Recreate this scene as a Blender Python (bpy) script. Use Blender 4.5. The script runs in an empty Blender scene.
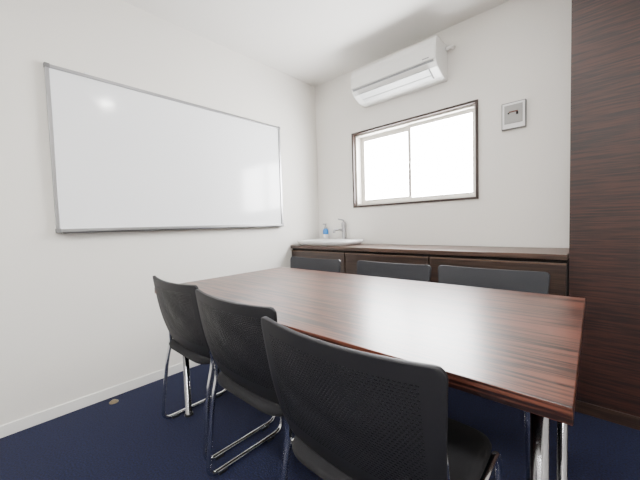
import bpy, bmesh, math
from mathutils import Vector, Matrix

scene = bpy.context.scene
COL = scene.collection

# ------------------------------------------------------------ materials
def new_mat(name):
    m = bpy.data.materials.new(name); m.use_nodes = True
    nt = m.node_tree
    return m, nt, nt.nodes["Principled BSDF"]

def simple(name, col, rough=0.5, metal=0.0, coat=0.0, noise=0.0, nscale=40, bump=0.0):
    m, nt, b = new_mat(name)
    b.inputs["Base Color"].default_value = (*col, 1)
    b.inputs["Roughness"].default_value = rough
    b.inputs["Metallic"].default_value = metal
    b.inputs["Coat Weight"].default_value = coat
    tc = nt.nodes.new("ShaderNodeTexCoord")
    n = nt.nodes.new("ShaderNodeTexNoise"); n.inputs["Scale"].default_value = nscale
    n.inputs["Detail"].default_value = 4
    nt.links.new(tc.outputs["Object"], n.inputs["Vector"])
    if noise > 0:
        r = nt.nodes.new("ShaderNodeValToRGB")
        r.color_ramp.elements[0].position = 0.3; r.color_ramp.elements[1].position = 0.7
        r.color_ramp.elements[0].color = (*[c*(1-noise) for c in col], 1)
        r.color_ramp.elements[1].color = (*[min(1, c*(1+noise)) for c in col], 1)
        nt.links.new(n.outputs["Fac"], r.inputs["Fac"])
        nt.links.new(r.outputs["Color"], b.inputs["Base Color"])
    if bump > 0:
        bp = nt.nodes.new("ShaderNodeBump"); bp.inputs["Strength"].default_value = bump
        bp.inputs["Distance"].default_value = 0.002
        nt.links.new(n.outputs["Fac"], bp.inputs["Height"])
        nt.links.new(bp.outputs["Normal"], b.inputs["Normal"])
    return m

def wood(name, dark, light, scale, rough, coat=0.0, fine=1.0, lo=0.43, hi=0.57, dist=0.4):
    """streaky veneer; grain runs along object X"""
    m, nt, b = new_mat(name)
    L = nt.links
    tc = nt.nodes.new("ShaderNodeTexCoord")
    mp = nt.nodes.new("ShaderNodeMapping"); mp.inputs["Scale"].default_value = scale
    L.new(tc.outputs["Object"], mp.inputs["Vector"])
    n1 = nt.nodes.new("ShaderNodeTexNoise"); n1.inputs["Scale"].default_value = 1.0
    n1.inputs["Detail"].default_value = 5; n1.inputs["Distortion"].default_value = dist
    L.new(mp.outputs["Vector"], n1.inputs["Vector"])
    mp2 = nt.nodes.new("ShaderNodeMapping")
    mp2.inputs["Scale"].default_value = (scale[0]*2.5, scale[1]*4*fine, scale[2]*4*fine)
    L.new(tc.outputs["Object"], mp2.inputs["Vector"])
    n2 = nt.nodes.new("ShaderNodeTexNoise"); n2.inputs["Scale"].default_value = 1.0
    n2.inputs["Detail"].default_value = 3
    L.new(mp2.outputs["Vector"], n2.inputs["Vector"])
    mx = nt.nodes.new("ShaderNodeMath"); mx.operation = 'MULTIPLY_ADD'
    mx.inputs[1].default_value = 0.55
    L.new(n1.outputs["Fac"], mx.inputs[0])
    h = nt.nodes.new("ShaderNodeMath"); h.operation = 'MULTIPLY'; h.inputs[1].default_value = 0.45
    L.new(n2.outputs["Fac"], h.inputs[0]); L.new(h.outputs[0], mx.inputs[2])
    r = nt.nodes.new("ShaderNodeValToRGB")
    r.color_ramp.elements[0].position = lo; r.color_ramp.elements[1].position = hi
    r.color_ramp.elements[0].color = (*dark, 1); r.color_ramp.elements[1].color = (*light, 1)
    L.new(mx.outputs[0], r.inputs["Fac"]); L.new(r.outputs["Color"], b.inputs["Base Color"])
    b.inputs["Roughness"].default_value = rough
    b.inputs["Coat Weight"].default_value = coat
    b.inputs["Coat Roughness"].default_value = 0.2
    return m

M = {}
M['wall'] = simple("wall_plaster", (0.830, 0.808, 0.765), 0.85, noise=0.012, nscale=160, bump=0.15)
M['ceil'] = simple("ceiling_plaster", (0.83, 0.812, 0.78), 0.9, noise=0.01, nscale=120, bump=0.1)
M['base'] = simple("baseboard_vinyl", (0.86, 0.85, 0.825), 0.5)
M['carpet'] = simple("carpet_navy", (0.0024, 0.0056, 0.032), 0.95, noise=0.85, nscale=150, bump=1.0)
M['table'] = wood("rosewood_laminate", (0.0065, 0.0016, 0.0013), (0.125, 0.040, 0.024), (2.2, 62, 62), 0.33, coat=0.12, fine=0.6, lo=0.445, hi=0.555, dist=0.2)
M['panel'] = wood("panel_wood", (0.0075, 0.0017, 0.0013), (0.044, 0.0115, 0.007), (4.0, 95, 95), 0.5, fine=0.6, lo=0.41, hi=0.59, dist=0.1)
M['cab'] = wood("cabinet_wood", (0.018, 0.009, 0.006), (0.044, 0.023, 0.015), (3.0, 60, 60), 0.42)
M['cabtop'] = wood("cabinet_top_wood", (0.035, 0.017, 0.011), (0.085, 0.043, 0.028), (3.0, 60, 60), 0.35)
M['cabedge'] = simple("cabinet_edge", (0.12, 0.07, 0.045), 0.4, noise=0.1)
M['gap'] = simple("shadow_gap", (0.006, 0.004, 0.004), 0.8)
M['chrome'] = simple("chrome", (0.66, 0.67, 0.69), 0.13, 1.0)
M['dchrome'] = simple("dark_chrome", (0.30, 0.30, 0.32), 0.16, 1.0)
M['alu'] = simple("aluminium", (0.38, 0.38, 0.39), 0.35, 1.0)
M['sash'] = simple("window_sash_alu", (0.62, 0.59, 0.54), 0.4, 0.0)
M['trim'] = simple("window_trim_brown", (0.030, 0.015, 0.010), 0.45, noise=0.15)
M['board'] = simple("whiteboard_enamel", (0.92, 0.935, 0.96), 0.12)
M['acw'] = simple("ac_plastic", (0.80, 0.80, 0.78), 0.35)
M['acg'] = simple("ac_grey", (0.24, 0.25, 0.26), 0.45)
M['acl'] = simple("ac_louver", (0.60, 0.61, 0.61), 0.4)
M['ceramic'] = simple("ceramic", (0.90, 0.90, 0.90), 0.12, coat=0.5)
M['blackp'] = simple("black_plastic", (0.010, 0.010, 0.012), 0.42, noise=0.1, nscale=300)
M['seat'] = simple("seat_fabric", (0.006, 0.006, 0.008), 0.9, noise=0.3, nscale=500, bump=0.4)
M['blue'] = simple("soap_blue", (0.03, 0.20, 0.55), 0.25)
M['wpl'] = simple("white_plastic", (0.8, 0.8, 0.8), 0.3)
M['grey'] = simple("device_grey", (0.20, 0.20, 0.20), 0.5)
M['lgrey'] = simple("device_lightgrey", (0.34, 0.34, 0.33), 0.5)
M['brass'] = simple("brass", (0.30, 0.24, 0.15), 0.4, 0.8)
M['red'] = simple("sign_brown", (0.12, 0.04, 0.025), 0.5)

# perforated chair-back plastic (rows of small slots, from the shell's own UV in metres)
def perforated(name, col, fac):
    m, nt, b = new_mat(name)
    L = nt.links
    b.inputs["Base Color"].default_value = (*col, 1); b.inputs["Roughness"].default_value = 0.55
    b.inputs["Specular IOR Level"].default_value = 0.35
    uv = nt.nodes.new("ShaderNodeUVMap"); uv.uv_map = "UVMap"
    br = nt.nodes.new("ShaderNodeTexBrick")
    br.inputs["Scale"].default_value = 1.0
    br.inputs["Brick Width"].default_value = 0.010; br.inputs["Row Height"].default_value = 0.0065
    br.inputs["Mortar Size"].default_value = 0.0019; br.inputs["Mortar Smooth"].default_value = 0.1
    L.new(uv.outputs["UV"], br.inputs["Vector"])
    sep = nt.nodes.new("ShaderNodeSeparateXYZ"); L.new(uv.outputs["UV"], sep.inputs[0])
    def mth(op, a, bb):
        n = nt.nodes.new("ShaderNodeMath"); n.operation = op
        for i, v in enumerate((a, bb)):
            if isinstance(v, (int, float)): n.inputs[i].default_value = v
            else: L.new(v, n.inputs[i])
        return n.outputs[0]
    ax = mth('ABSOLUTE', sep.outputs[0], 0)
    inx = mth('LESS_THAN', ax, 0.198)
    y1 = mth('GREATER_THAN', sep.outputs[1], 0.06); y2 = mth('LESS_THAN', sep.outputs[1], 0.300)
    mask = mth('MULTIPLY', inx, mth('MULTIPLY', y1, y2))
    hole = mth('MULTIPLY', mth('SUBTRACT', 1.0, br.outputs["Fac"]), mask)
    tr = nt.nodes.new("ShaderNodeBsdfTransparent")
    mixs = nt.nodes.new("ShaderNodeMixShader")
    hf = mth('MULTIPLY', hole, fac)
    L.new(hf, mixs.inputs[0]); L.new(b.outputs[0], mixs.inputs[1]); L.new(tr.outputs[0], mixs.inputs[2])
    out = nt.nodes["Material Output"]; L.new(mixs.outputs[0], out.inputs["Surface"])
    bp = nt.nodes.new("ShaderNodeBump"); bp.inputs["Strength"].default_value = 0.6; bp.inputs["Distance"].default_value = 0.001
    bp.invert = True
    L.new(hole, bp.inputs["Height"]); L.new(bp.outputs["Normal"], b.inputs["Normal"])
    return m
M['perf'] = perforated("perforated_plastic", (0.0085, 0.0085, 0.011), 0.30)
M['perf_lit'] = perforated("perforated_plastic_lit", (0.030, 0.032, 0.038), 0.08)  # same plastic on far backs, brighter light put into the base colour

def emis(name, col, s):
    m, nt, b = new_mat(name)
    b.inputs["Base Color"].default_value = (0.8, 0.8, 0.8, 1)
    b.inputs["Roughness"].default_value = 0.3
    b.inputs["Emission Color"].default_value = (*col, 1)
    b.inputs["Emission Strength"].default_value = s
    return m
M['glass'] = emis("frosted_glass_daylight", (0.98, 0.99, 1.0), 52.0)
M['lamp'] = emis("downlight_lamp", (1.0, 0.97, 0.93), 420.0)
M['fill_lamp'] = emis("fill_diffuser", (1.0, 0.985, 0.96), 58.0)

# ------------------------------------------------------------ mesh helpers
def obj_from_bm(name, bm, mat, parent=None, smooth=False, loc=None):
    me = bpy.data.meshes.new(name)
    bmesh.ops.recalc_face_normals(bm, faces=bm.faces)
    bm.to_mesh(me); bm.free()
    if mat: me.materials.append(mat)
    if smooth:
        for p in me.polygons: p.use_smooth = True
    o = bpy.data.objects.new(name, me); COL.objects.link(o)
    if parent: o.parent = parent
    if loc: o.location = loc
    return o

def add_box(bm, lo, hi, bevel=0.0, seg=2):
    x0, y0, z0 = lo; x1, y1, z1 = hi
    r = bmesh.ops.create_cube(bm, size=1.0)
    vs = r['verts']
    for v in vs:
        v.co = Vector(((x0+x1)/2 + v.co.x*(x1-x0), (y0+y1)/2 + v.co.y*(y1-y0), (z0+z1)/2 + v.co.z*(z1-z0)))
    if bevel > 0:
        es = list({e for v in vs for e in v.link_edges})
        bmesh.ops.bevel(bm, geom=es, offset=bevel, segments=seg, profile=0.5, affect='EDGES')

def box(name, lo, hi, mat, parent=None, bevel=0.0, seg=2):
    bm = bmesh.new(); add_box(bm, lo, hi, bevel, seg)
    return obj_from_bm(name, bm, mat, parent)

def boxes(name, lst, mat, parent=None, bevel=0.0):
    bm = bmesh.new()
    for lo, hi in lst: add_box(bm, lo, hi, bevel)
    return obj_from_bm(name, bm, mat, parent)

def empty(name, loc=(0, 0, 0)):
    o = bpy.data.objects.new(name, None); COL.objects.link(o); o.location = loc
    o.empty_display_size = 0.1
    return o

def fillet(pts, r, n=7):
    pts = [Vector(p) for p in pts]
    out = [pts[0]]
    for i in range(1, len(pts)-1):
        p, a, c = pts[i], pts[i-1], pts[i+1]
        d1 = (a-p); d2 = (c-p)
        rr = min(r, d1.length*0.45, d2.length*0.45)
        s = p + d1.normalized()*rr; e = p + d2.normalized()*rr
        for k in range(n+1):
            t = k/n
            out.append(s*(1-t)**2 + p*2*t*(1-t) + e*t*t)
    out.append(pts[-1])
    return out

def tube(name, pts, rad, mat, parent=None, fil=0.04, seg=14):
    P = fillet(pts, fil) if fil > 0 else [Vector(p) for p in pts]
    bm = bmesh.new(); rings = []
    t0 = (P[1]-P[0]).normalized()
    up = Vector((1, 0, 0)) if abs(t0.x) < 0.9 else Vector((0, 1, 0))
    nrm = (up - t0*up.dot(t0)).normalized()
    for i, p in enumerate(P):
        if i == 0: t = t0
        elif i == len(P)-1: t = (P[-1]-P[-2]).normalized()
        else: t = ((P[i]-P[i-1]).normalized() + (P[i+1]-P[i]).normalized()).normalized()
        nrm = (nrm - t*nrm.dot(t)).normalized()
        bn = t.cross(nrm)
        rings.append([bm.verts.new(p + (nrm*math.cos(2*math.pi*k/seg) + bn*math.sin(2*math.pi*k/seg))*rad) for k in range(seg)])
    for a, b2 in zip(rings, rings[1:]):
        for k in range(seg):
            bm.faces.new((a[k], a[(k+1) % seg], b2[(k+1) % seg], b2[k]))
    bm.faces.new(rings[0][::-1]); bm.faces.new(rings[-1])
    return obj_from_bm(name, bm, mat, parent, smooth=True)

def lathe(name, prof, mat, parent=None, loc=(0, 0, 0), seg=32):
    bm = bmesh.new(); rings = []
    for r, z in prof:
        rings.append([bm.verts.new((max(r, 1e-4)*math.cos(2*math.pi*k/seg), max(r, 1e-4)*math.sin(2*math.pi*k/seg), z)) for k in range(seg)])
    for a, b2 in zip(rings, rings[1:]):
        for k in range(seg):
            bm.faces.new((a[k], a[(k+1) % seg], b2[(k+1) % seg], b2[k]))
    bm.faces.new(rings[0][::-1]); bm.faces.new(rings[-1])
    return obj_from_bm(name, bm, mat, parent, smooth=True, loc=loc)

# ------------------------------------------------------------ room (camera stands at x=0,y=0)
XL, XR, YB, YF, ZC = -2.22, 1.30, 2.42, -1.30, 2.45
T = 0.12
box("floor", (XL-T, YF-T, -0.1), (XR+T, YB+T, 0), M['carpet'])
box("ceiling", (XL-T, YF-T, ZC), (XR+T, YB+T, ZC+0.1), M['ceil'])
box("wall_left", (XL-T, YF-T, 0), (XL, YB+T, ZC), M['wall'])
box("wall_right", (XR, YF-T, 0), (XR+T, YB+T, ZC), M['wall'])
box("wall_rear", (XL, YF-T, 0), (XR, YF, ZC), M['wall'])
WX0, WX1, WZ0, WZ1 = -1.76, -0.655, 1.17, 1.87
boxes("wall_back", [((XL, YB, 0), (WX0, YB+T, ZC)), ((WX1, YB, 0), (XR, YB+T, ZC)),
                    ((WX0, YB, 0), (WX1, YB+T, WZ0)), ((WX0, YB, WZ1), (WX1, YB+T, ZC))], M['wall'])
for nm, lo, hi in (("baseboard_left", (XL, YF, 0), (XL+0.009, 2.0, 0.062)),
                   ("baseboard_rear", (XL+0.01, YF, 0), (XR-0.01, YF+0.008, 0.062)),
                   ("baseboard_right", (XR-0.008, YF+0.01, 0), (XR, 2.04, 0.062))):
    box(nm, lo, hi, M['base'], bevel=0.003)

# dark timber partition on the right
wp = empty("wall_partition", (0, 0, 0))
PX = -0.124; PY = 2.05
o = box("timber_face", (PX, PY, 0.0), (XR-0.001, YB-0.001, ZC-0.001), M['panel'], wp)
box("skirting", (PX+0.001, PY-0.006, 0.0), (XR-0.01, PY+0.001, 0.062), M['cab'], wp, bevel=0.0015)

# ------------------------------------------------------------ window
w = empty("window_1", ((WX0+WX1)/2, YB, (WZ0+WZ1)/2))
def wl(p): return (p[0]-w.location.x, p[1]-w.location.y, p[2]-w.location.z)
def wbox(name, lo, hi, mat, bevel=0.0): return box(name, wl(lo), wl(hi), mat, w, bevel)
t = 0.022; pr = 0.012
def frame(name, x0, x1, z0, z1, y0, y1, th, mat, bevel=0.001):
    bm = bmesh.new()
    for lo, hi in [((x0, y0, z0), (x0+th, y1, z1)), ((x1-th, y0, z0), (x1, y1, z1)),
                   ((x0+th, y0, z1-th), (x1-th, y1, z1)), ((x0+th, y0, z0), (x1-th, y1, z0+th))]:
        add_box(bm, wl(lo), wl(hi), bevel)
    return obj_from_bm(name, bm, mat, w)
frame("architrave", WX0, WX1, WZ0, WZ1, YB-pr, YB+0.06, t*0.8, M['trim'])
frame("outer_frame", WX0+0.0165, WX1-0.0165, WZ0+0.0165, WZ1-0.0165, YB+0.02, YB+0.118, 0.016, M['sash'])
mid = -1.205
frame("sash_left", WX0+0.033, mid+0.02, WZ0+0.033, WZ1-0.033, YB+0.09, YB+0.112, 0.040, M['sash'])
frame("sash_right", mid-0.02, WX1-0.033, WZ0+0.033, WZ1-0.033, YB+0.062, YB+0.085, 0.026, M['sash'])
wbox("pane_left", (WX0+0.07, YB+0.100, WZ0+0.07), (mid, YB+0.105, WZ1-0.07), M['glass'])
wbox("pane_right", (mid, YB+0.072, WZ0+0.056), (WX1-0.056, YB+0.077, WZ1-0.056), M['glass'])
wbox("crescent_lock", (mid-0.012, YB+0.045, 1.46), (mid+0.012, YB+0.062, 1.52), M['sash'], 0.004)

# ------------------------------------------------------------ whiteboard
wb = empty("whiteboard", (XL, 1.10, 1.40))
y0, y1, z0, z1 = 0.275, 1.902, 1.022, 1.925
def L3(p): return (p[0]-XL, p[1]-1.10, p[2]-1.40)
box("panel", L3((XL+0.004, y0+0.006, z0+0.006)), L3((XL+0.016, y1-0.006, z1-0.006)), M['board'], wb)
bm = bmesh.new(); th = 0.018
for lo, hi in [((XL+0.001, y0, z0), (XL+0.024, y0+th, z1)), ((XL+0.001, y1-th, z0), (XL+0.024, y1, z1)),
               ((XL+0.001, y0, z1-th), (XL+0.024, y1, z1)), ((XL+0.001, y0, z0), (XL+0.024, y1, z0+th))]:
    add_box(bm, L3(lo), L3(hi), 0.002)
obj_from_bm("frame", bm, M['alu'], wb)
box("pen_rail", L3((XL+0.001, y0+0.02, z0-0.008)), L3((XL+0.055, y1-0.02, z0+0.002)), M['alu'], wb, 0.002)
box("pen_rail_lip", L3((XL+0.051, y0+0.02, z0-0.008)), L3((XL+0.055, y1-0.02, z0+0.008)), M['alu'], wb, 0.001)
bm = bmesh.new()
for yy in (y0-0.003, y1-0.022):
    for zz in (z0-0.004, z1-0.021):
        add_box(bm, L3((XL+0.001, yy, zz)), L3((XL+0.027, yy+0.025, zz+0.025)), 0.004)
obj_from_bm("corner_caps", bm, M['grey'], wb)
box("hook", L3((XL+0.001, 0.45, z1-0.004)), L3((XL+0.012, 0.475, z1+0.016)), M['wpl'], wb, 0.003)

# ------------------------------------------------------------ air conditioner
ac = empty("air_conditioner", (-1.230, YB, 2.19))
AX = 0.366
prof = [(0, -0.125), (0, 0.132), (-0.17, 0.132), (-0.20, 0.125), (-0.215, 0.107), (-0.222, 0.06), (-0.222, -0.02),
        (-0.215, -0.052), (-0.19, -0.080), (-0.10, -0.120), (-0.06, -0.125)]
def extrude_prof(name, prof, x0, x1, mat, parent, bev=0.0):
    bm = bmesh.new()
    a = [bm.verts.new((x0, y-0.002, z)) for y, z in prof]; b2 = [bm.verts.new((x1, y-0.002, z)) for y, z in prof]
    n = len(prof)
    for i in range(n): bm.faces.new((a[i], a[(i+1) % n], b2[(i+1) % n], b2[i]))
    f1 = bm.faces.new(a[::-1]); f2 = bm.faces.new(b2)
    if bev:
        es = [e for e in f1.edges] + [e for e in f2.edges]
        bmesh.ops.bevel(bm, geom=es, offset=bev, segments=3, profile=0.5, affect='EDGES')
    return obj_from_bm(name, bm, mat, parent)
extrude_prof("body", prof, -AX, AX, M['acw'], ac, 0.008)
extrude_prof("front_cover", [(-0.21, 0.115), (-0.226, 0.06), (-0.226, -0.03), (-0.215, -0.036), (-0.20, 0.0)], -AX+0.006, AX-0.006, M['acw'], ac, 0.003)
extrude_prof("seam", [(-0.2235, -0.037), (-0.219, -0.050), (-0.20, -0.045), (-0.20, -0.037)], -AX+0.02, AX-0.02, M['acg'], ac)
extrude_prof("outlet", [(-0.196, -0.080), (-0.105, -0.1212), (-0.10, -0.105), (-0.18, -0.070)], -AX+0.06, AX-0.06, M['acg'], ac)
extrude_prof("louver_flap", [(-0.200, -0.085), (-0.150, -0.109), (-0.148, -0.104), (-0.198, -0.078)], -AX+0.065, AX-0.065, M['acl'], ac)
extrude_prof("louver_flap_rear", [(-0.142, -0.111), (-0.112, -0.125), (-0.110, -0.120), (-0.140, -0.105)], -AX+0.065, AX-0.065, M['acl'], ac)
box("indicator", (AX-0.10, -0.2285, -0.020), (AX-0.05, -0.2275, -0.012), M['acg'], ac)
tube("pipe_stub", [(AX-0.02, -0.035, 0.09), (AX+0.035, -0.035, 0.10), (AX+0.045, -0.004, 0.10)], 0.014, M['acw'], ac, 0.02)

# ------------------------------------------------------------ wall device
wd = empty("wall_control_panel", (-0.437, YB, 1.70))
box("surround", (-0.07, -0.022, -0.088), (0.07, -0.001, 0.088), M['grey'], wd, 0.004)
box("inner_face", (-0.064, -0.025, -0.082), (0.064, -0.021, 0.082), M['wpl'], wd, 0.002)
box("display", (-0.052, -0.0275, -0.052), (0.052, -0.0245, 0.068), M['lgrey'], wd, 0.001)
box("lever", (-0.026, -0.033, 0.018), (0.026, -0.0270, 0.026), M['red'], wd, 0.002)
box("lever_tip", (0.016, -0.033, 0.000), (0.028, -0.0270, 0.018), M['gap'], wd, 0.002)
box("lever_end", (-0.032, -0.033, 0.010), (-0.022, -0.0270, 0.018), M['gap'], wd, 0.002)

# ------------------------------------------------------------ counter cabinet
cb = empty("counter_cabinet", (0, 0, 0))
CY = 2.0; CZ = 0.83; CX0 = XL+0.010; CX1 = PX-0.003
box("worktop", (CX0, CY-0.01, CZ-0.028), (CX1, YB-0.002, CZ), M['cabtop'], cb, 0.002)
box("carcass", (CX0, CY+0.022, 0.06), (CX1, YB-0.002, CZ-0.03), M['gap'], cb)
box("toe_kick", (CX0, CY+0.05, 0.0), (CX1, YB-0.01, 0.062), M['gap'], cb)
xs = [CX0, -1.56, -0.85, CX1]
for i in range(3):
    a, c = xs[i]+0.005, xs[i+1]-0.005
    box("door_%d" % (i+1), (a, CY, 0.07), (c, CY+0.02, CZ-0.050), M['cab'], cb, 0.0015)
    box("door_edge_%d" % (i+1), (a, CY-0.002, CZ-0.056), (c, CY+0.021, CZ-0.048), M['cabedge'], cb, 0.001)

# ------------------------------------------------------------ sink
sk = empty("washbasin", (-1.885, 2.19, CZ))
def rrect(hx, hy, r, z, n=6):
    pts = []
    for cx, cy, a0 in ((hx-r, hy-r, 0), (-hx+r, hy-r, 90), (-hx+r, -hy+r, 180), (hx-r, -hy+r, 270)):
        for k in range(n+1):
            a = math.radians(a0+90*k/n); pts.append((cx+r*math.cos(a), cy+r*math.sin(a), z))
    return pts
bm = bmesh.new()
loops = [rrect(0.27, 0.14, 0.05, 0.001), rrect(0.295, 0.155, 0.05, 0.026), rrect(0.300, 0.16, 0.05, 0.042), rrect(0.292, 0.152, 0.045, 0.046),
         rrect(0.28, 0.135, 0.04, 0.044), rrect(0.26, 0.12, 0.04, 0.018), rrect(0.18, 0.08, 0.04, 0.006)]
rg = [[bm.verts.new(p) for p in l] for l in loops]
for a, b2 in zip(rg, rg[1:]):
    for k in range(len(a)): bm.faces.new((a[k], a[(k+1) % len(a)], b2[(k+1) % len(a)], b2[k]))
bm.faces.new(rg[0][::-1]); bm.faces.new(rg[-1])
obj_from_bm("bowl", bm, M['ceramic'], sk, smooth=True)
lathe("drain", [(0, 0), (0.022, 0), (0.02, 0.003), (0, 0.003)], M['chrome'], sk, (0, 0, 0.0062))

fc = empty("faucet", (-1.865, 2.390, CZ))
lathe("body", [(0.024, 0.001), (0.024, 0.006), (0.021, 0.012), (0.021, 0.16), (0.024, 0.165), (0.024, 0.20), (0.012, 0.212)], M['alu'], fc, (0, -0.0, 0))
tube("spout", [(0, -0.0, 0.125), (-0.02, -0.05, 0.14), (-0.04, -0.10, 0.135), (-0.04, -0.105, 0.105)], 0.012, M['alu'], fc, 0.02)
tube("lever", [(0, 0, 0.205), (0, -0.005, 0.228), (-0.03, -0.05, 0.238)], 0.007, M['alu'], fc, 0.02)

sb = empty("soap_bottle", (-2.10, 2.385, CZ))
lathe("bottle", [(0.024, 0.001), (0.028, 0.006), (0.028, 0.125), (0.022, 0.143), (0.010, 0.150)], M['blue'], sb)
lathe("label", [(0.0285, 0.012), (0.0288, 0.017), (0.0288, 0.085), (0.0285, 0.09)], M['wpl'], sb)
lathe("cap", [(0.013, 0.146), (0.013, 0.164), (0.006, 0.167), (0.006, 0.190)], M['lgrey'], sb)
box("pump_nozzle", (-0.008, -0.034, 0.188), (0.008, 0.009, 0.199), M['lgrey'], sb, 0.002)

# ------------------------------------------------------------ table
tb = empty("conference_table", (-0.878, 1.035, 0)); tb.rotation_euler = (0, 0, math.radians(0.8))
hx, hy = 0.842, 0.437
box("top", (-hx, -hy, 0.69), (hx, hy, 0.72), M['table'], tb, 0.0015)
for i, (sx, sy) in enumerate([(-1, -1), (1, -1), (1, 1), (-1, 1)]):
    px, py = sx*(hx-0.056), sy*(hy-0.12)
    lathe("leg_%d" % (i+1), [(0.02, 0.012), (0.016, 0.014), (0.016, 0.69)], M['dchrome'], tb, (px, py, 0))
    lathe("foot_%d" % (i+1), [(0.02, 0.0), (0.024, 0.004), (0.022, 0.013)], M['blackp'], tb, (px, py, 0))
boxes("apron", [((-hx+0.05, -hy+0.10, 0.655), (hx-0.05, -hy+0.13, 0.6895)), ((-hx+0.05, hy-0.13, 0.655), (hx-0.05, hy-0.10, 0.6895)),
                ((-hx+0.04, -hy+0.10, 0.655), (-hx+0.07, hy-0.10, 0.6895)), ((hx-0.07, -hy+0.10, 0.655), (hx-0.04, hy-0.10, 0.6895))], M['blackp'], tb)

# ------------------------------------------------------------ chairs
def make_back(parent, mat):
    NU = 36
    z0, z1 = 0.445, 0.778
    bm = bmesh.new(); uvl = bm.loops.layers.uv.new("UVMap")
    H = z1-z0
    grid = []; uvs = {}
    vs_ = [0, .01, .025, .045, .07, .10] + [0.10+0.83*k/18 for k in range(1, 19)] + [.95, .965, .98, .992, 1.0]
    for v in vs_:
        row = []
        halfw = 0.220 + 0.024*v
        s = v*H
        rt, rb = 0.022, 0.045
        ins = 0.0
        if H-s < rt: d = rt-(H-s); ins = rt-math.sqrt(max(0, rt*rt-d*d))
        if s < rb: d = rb-s; ins = rb-math.sqrt(max(0, rb*rb-d*d))
        hw = halfw-ins
        for i in range(NU+1):
            u = -1+2*i/NU
            x = u*hw
            z = z0+s + (0.008*(abs(x)/0.24)**2*(v-0.5)*2 if v > 0.5 else 0)
            lean = -0.205 - 0.042*v + 0.035*(1-v)**3
            y = lean + 0.026*(abs(x)/0.24)**2
            vert = bm.verts.new((x, y, z)); row.append(vert); uvs[vert] = (x, s)
        grid.append(row)
    for j in range(len(vs_)-1):
        for i in range(NU):
            f = bm.faces.new((grid[j][i], grid[j][i+1], grid[j+1][i+1], grid[j+1][i]))
            for lp in f.loops: lp[uvl].uv = uvs[lp.vert]
    o = obj_from_bm("backrest", bm, mat, parent, smooth=True)
    md = o.modifiers.new("t", 'SOLIDIFY'); md.thickness = 0.012; md.offset = 0
    md2 = o.modifiers.new("b", 'BEVEL'); md2.width = 0.003; md2.segments = 2; md2.limit_method = 'ANGLE'; md2.angle_limit = math.radians(50)
    return o

def make_seat(parent):
    bm = bmesh.new()
    def outline(scale, z, dz=0):
        pts = []
        for k in range(48):
            a = 2*math.pi*k/48
            c, s = math.cos(a), math.sin(a)
            e = 0.32
            x = math.copysign(abs(c)**e, c)*0.222*scale
            y = math.copysign(abs(s)**e, s)*0.205*scale
            zz = z + dz*(x/0.22)**2 - (0.014*((y-0.12)/0.09)**2 if y > 0.12 else 0)
            pts.append((x*(1-0.06*(y < 0)*abs(y)/0.2), y+0.005, zz))
        return pts
    loops = [outline(0.90, 0.412), outline(0.99, 0.418), outline(1.0, 0.43), outline(0.98, 0.440), outline(0.90, 0.446), outline(0.6, 0.442), outline(0.25, 0.440)]
    rg = [[bm.verts.new(p) for p in l] for l in loops]
    for a, b2 in zip(rg, rg[1:]):
        for k in range(48): bm.faces.new((a[k], a[(k+1) % 48], b2[(k+1) % 48], b2[k]))
    bm.faces.new(rg[0][::-1]); bm.faces.new(rg[-1])
    return obj_from_bm("seat", bm, M['seat'], parent, smooth=True)

def chair(x, y, rot=0.0, mat=None):
    c = empty("stacking_chair", (x, y, 0)); c.rotation_euler = (0, 0, rot)
    make_back(c, mat or M['perf']); make_seat(c)
    for n, s in (("left", -1), ("right", 1)):
        xx = s*0.222
        tube("frame_"+n, [(xx*0.98, -0.184, 0.62), (xx*0.98, -0.168, 0.54), (xx, -0.155, 0.44), (xx, -0.185, 0.32), (xx+s*0.006, -0.220, 0.013), (xx+s*0.006, 0.17, 0.013),
                          (xx, 0.195, 0.405), (xx, -0.15, 0.400)], 0.0095, M['chrome'], c, 0.05)
        boxes("glides_"+n, [((xx+s*0.006-0.011, -0.175, 0.0), (xx+s*0.006+0.011, -0.135, 0.012)), ((xx+s*0.006-0.011, 0.08, 0.0), (xx+s*0.006+0.011, 0.12, 0.012))], M['blackp'], c, 0.002)
    tube("crossbar_front", [(-0.22, 0.12, 0.402), (0.22, 0.12, 0.402)], 0.008, M['chrome'], c, 0)
    tube("crossbar_rear", [(-0.22, -0.13, 0.400), (0.22, -0.13, 0.400)], 0.008, M['chrome'], c, 0)
    return c
chair(-0.422, 0.708)
chair(-0.934, 0.776)
chair(-1.476, 0.808)
chair(-0.405, 1.42, math.pi, M['perf_lit'])
chair(-0.915, 1.39, math.pi, M['perf_lit'])
chair(-1.505, 1.355, math.pi, M['perf_lit'])

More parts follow.
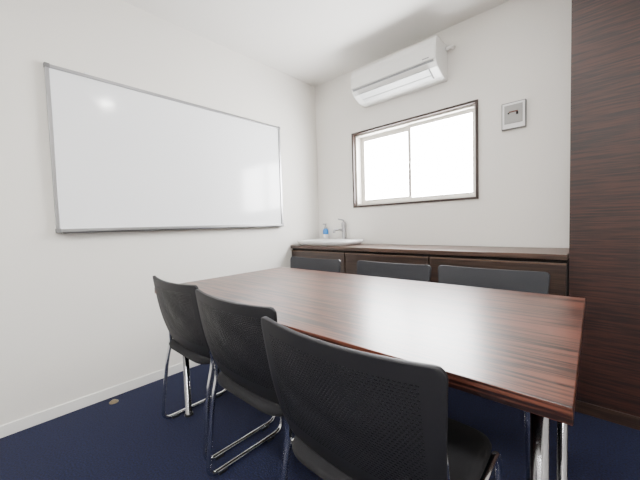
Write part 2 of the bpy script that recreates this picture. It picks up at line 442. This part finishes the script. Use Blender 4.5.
# ------------------------------------------------------------ small brass door stop on the floor
ds = empty("door_stop", (-2.14, 0.473, 0))
lathe("plate", [(0.024, 0.0), (0.024, 0.003), (0.018, 0.006)], M['brass'], ds)
lathe("dome", [(0.016, 0.005), (0.014, 0.011), (0.007, 0.015)], M['brass'], ds)

# ------------------------------------------------------------ lights (recessed downlight, plus a ceiling panel added for ambient)
def downlight(x, y):
    d = empty("recessed_downlight", (x, y, ZC))
    bm = bmesh.new()
    seg = 40
    rs = [(0.075, -0.001), (0.073, -0.008), (0.058, -0.008), (0.052, -0.003)]
    rings = [[bm.verts.new((r*math.cos(2*math.pi*k/seg), r*math.sin(2*math.pi*k/seg), z)) for k in range(seg)] for r, z in rs]
    for a, b2 in zip(rings, rings[1:]):
        for k in range(seg): bm.faces.new((a[k], a[(k+1) % seg], b2[(k+1) % seg], b2[k]))
    obj_from_bm("ring", bm, M['wpl'], d, smooth=True)
    lathe("lamp", [(0.052, -0.001), (0.052, -0.004), (0.01, -0.006)], M['lamp'], d)
downlight(-0.30, 1.02)
fl = empty("added_ceiling_fill", (0.0, -0.55, ZC))  # unseen panel behind the camera, added as ambient fill
box("housing", (-0.65, -0.16, -0.05), (0.65, 0.16, -0.001), M['wpl'], fl, 0.004)
box("diffuser", (-0.63, -0.14, -0.065), (0.63, 0.14, -0.0505), M['fill_lamp'], fl, 0.004)

# world
wd_ = bpy.data.worlds.new("World"); scene.world = wd_; wd_.use_nodes = True
bg = wd_.node_tree.nodes["Background"]
bg.inputs[0].default_value = (0.9, 0.95, 1.0, 1); bg.inputs[1].default_value = 1.5

# ------------------------------------------------------------ camera
F = 308.5
yv = Vector((602-320, 240-216, -F)).normalized()
xv = -Vector((-18-320, 240-235, -F)).normalized()
zv = xv.cross(yv).normalized(); xv = yv.cross(zv).normalized()
R = Matrix((xv, yv, zv))
cam = bpy.data.cameras.new("camera"); co = bpy.data.objects.new("camera", cam); COL.objects.link(co)
cam.sensor_width = 36; cam.lens = 36*F/640; cam.clip_start = 0.02
co.matrix_world = Matrix.Translation((0, 0, 1.02)) @ R.to_4x4()
scene.camera = co
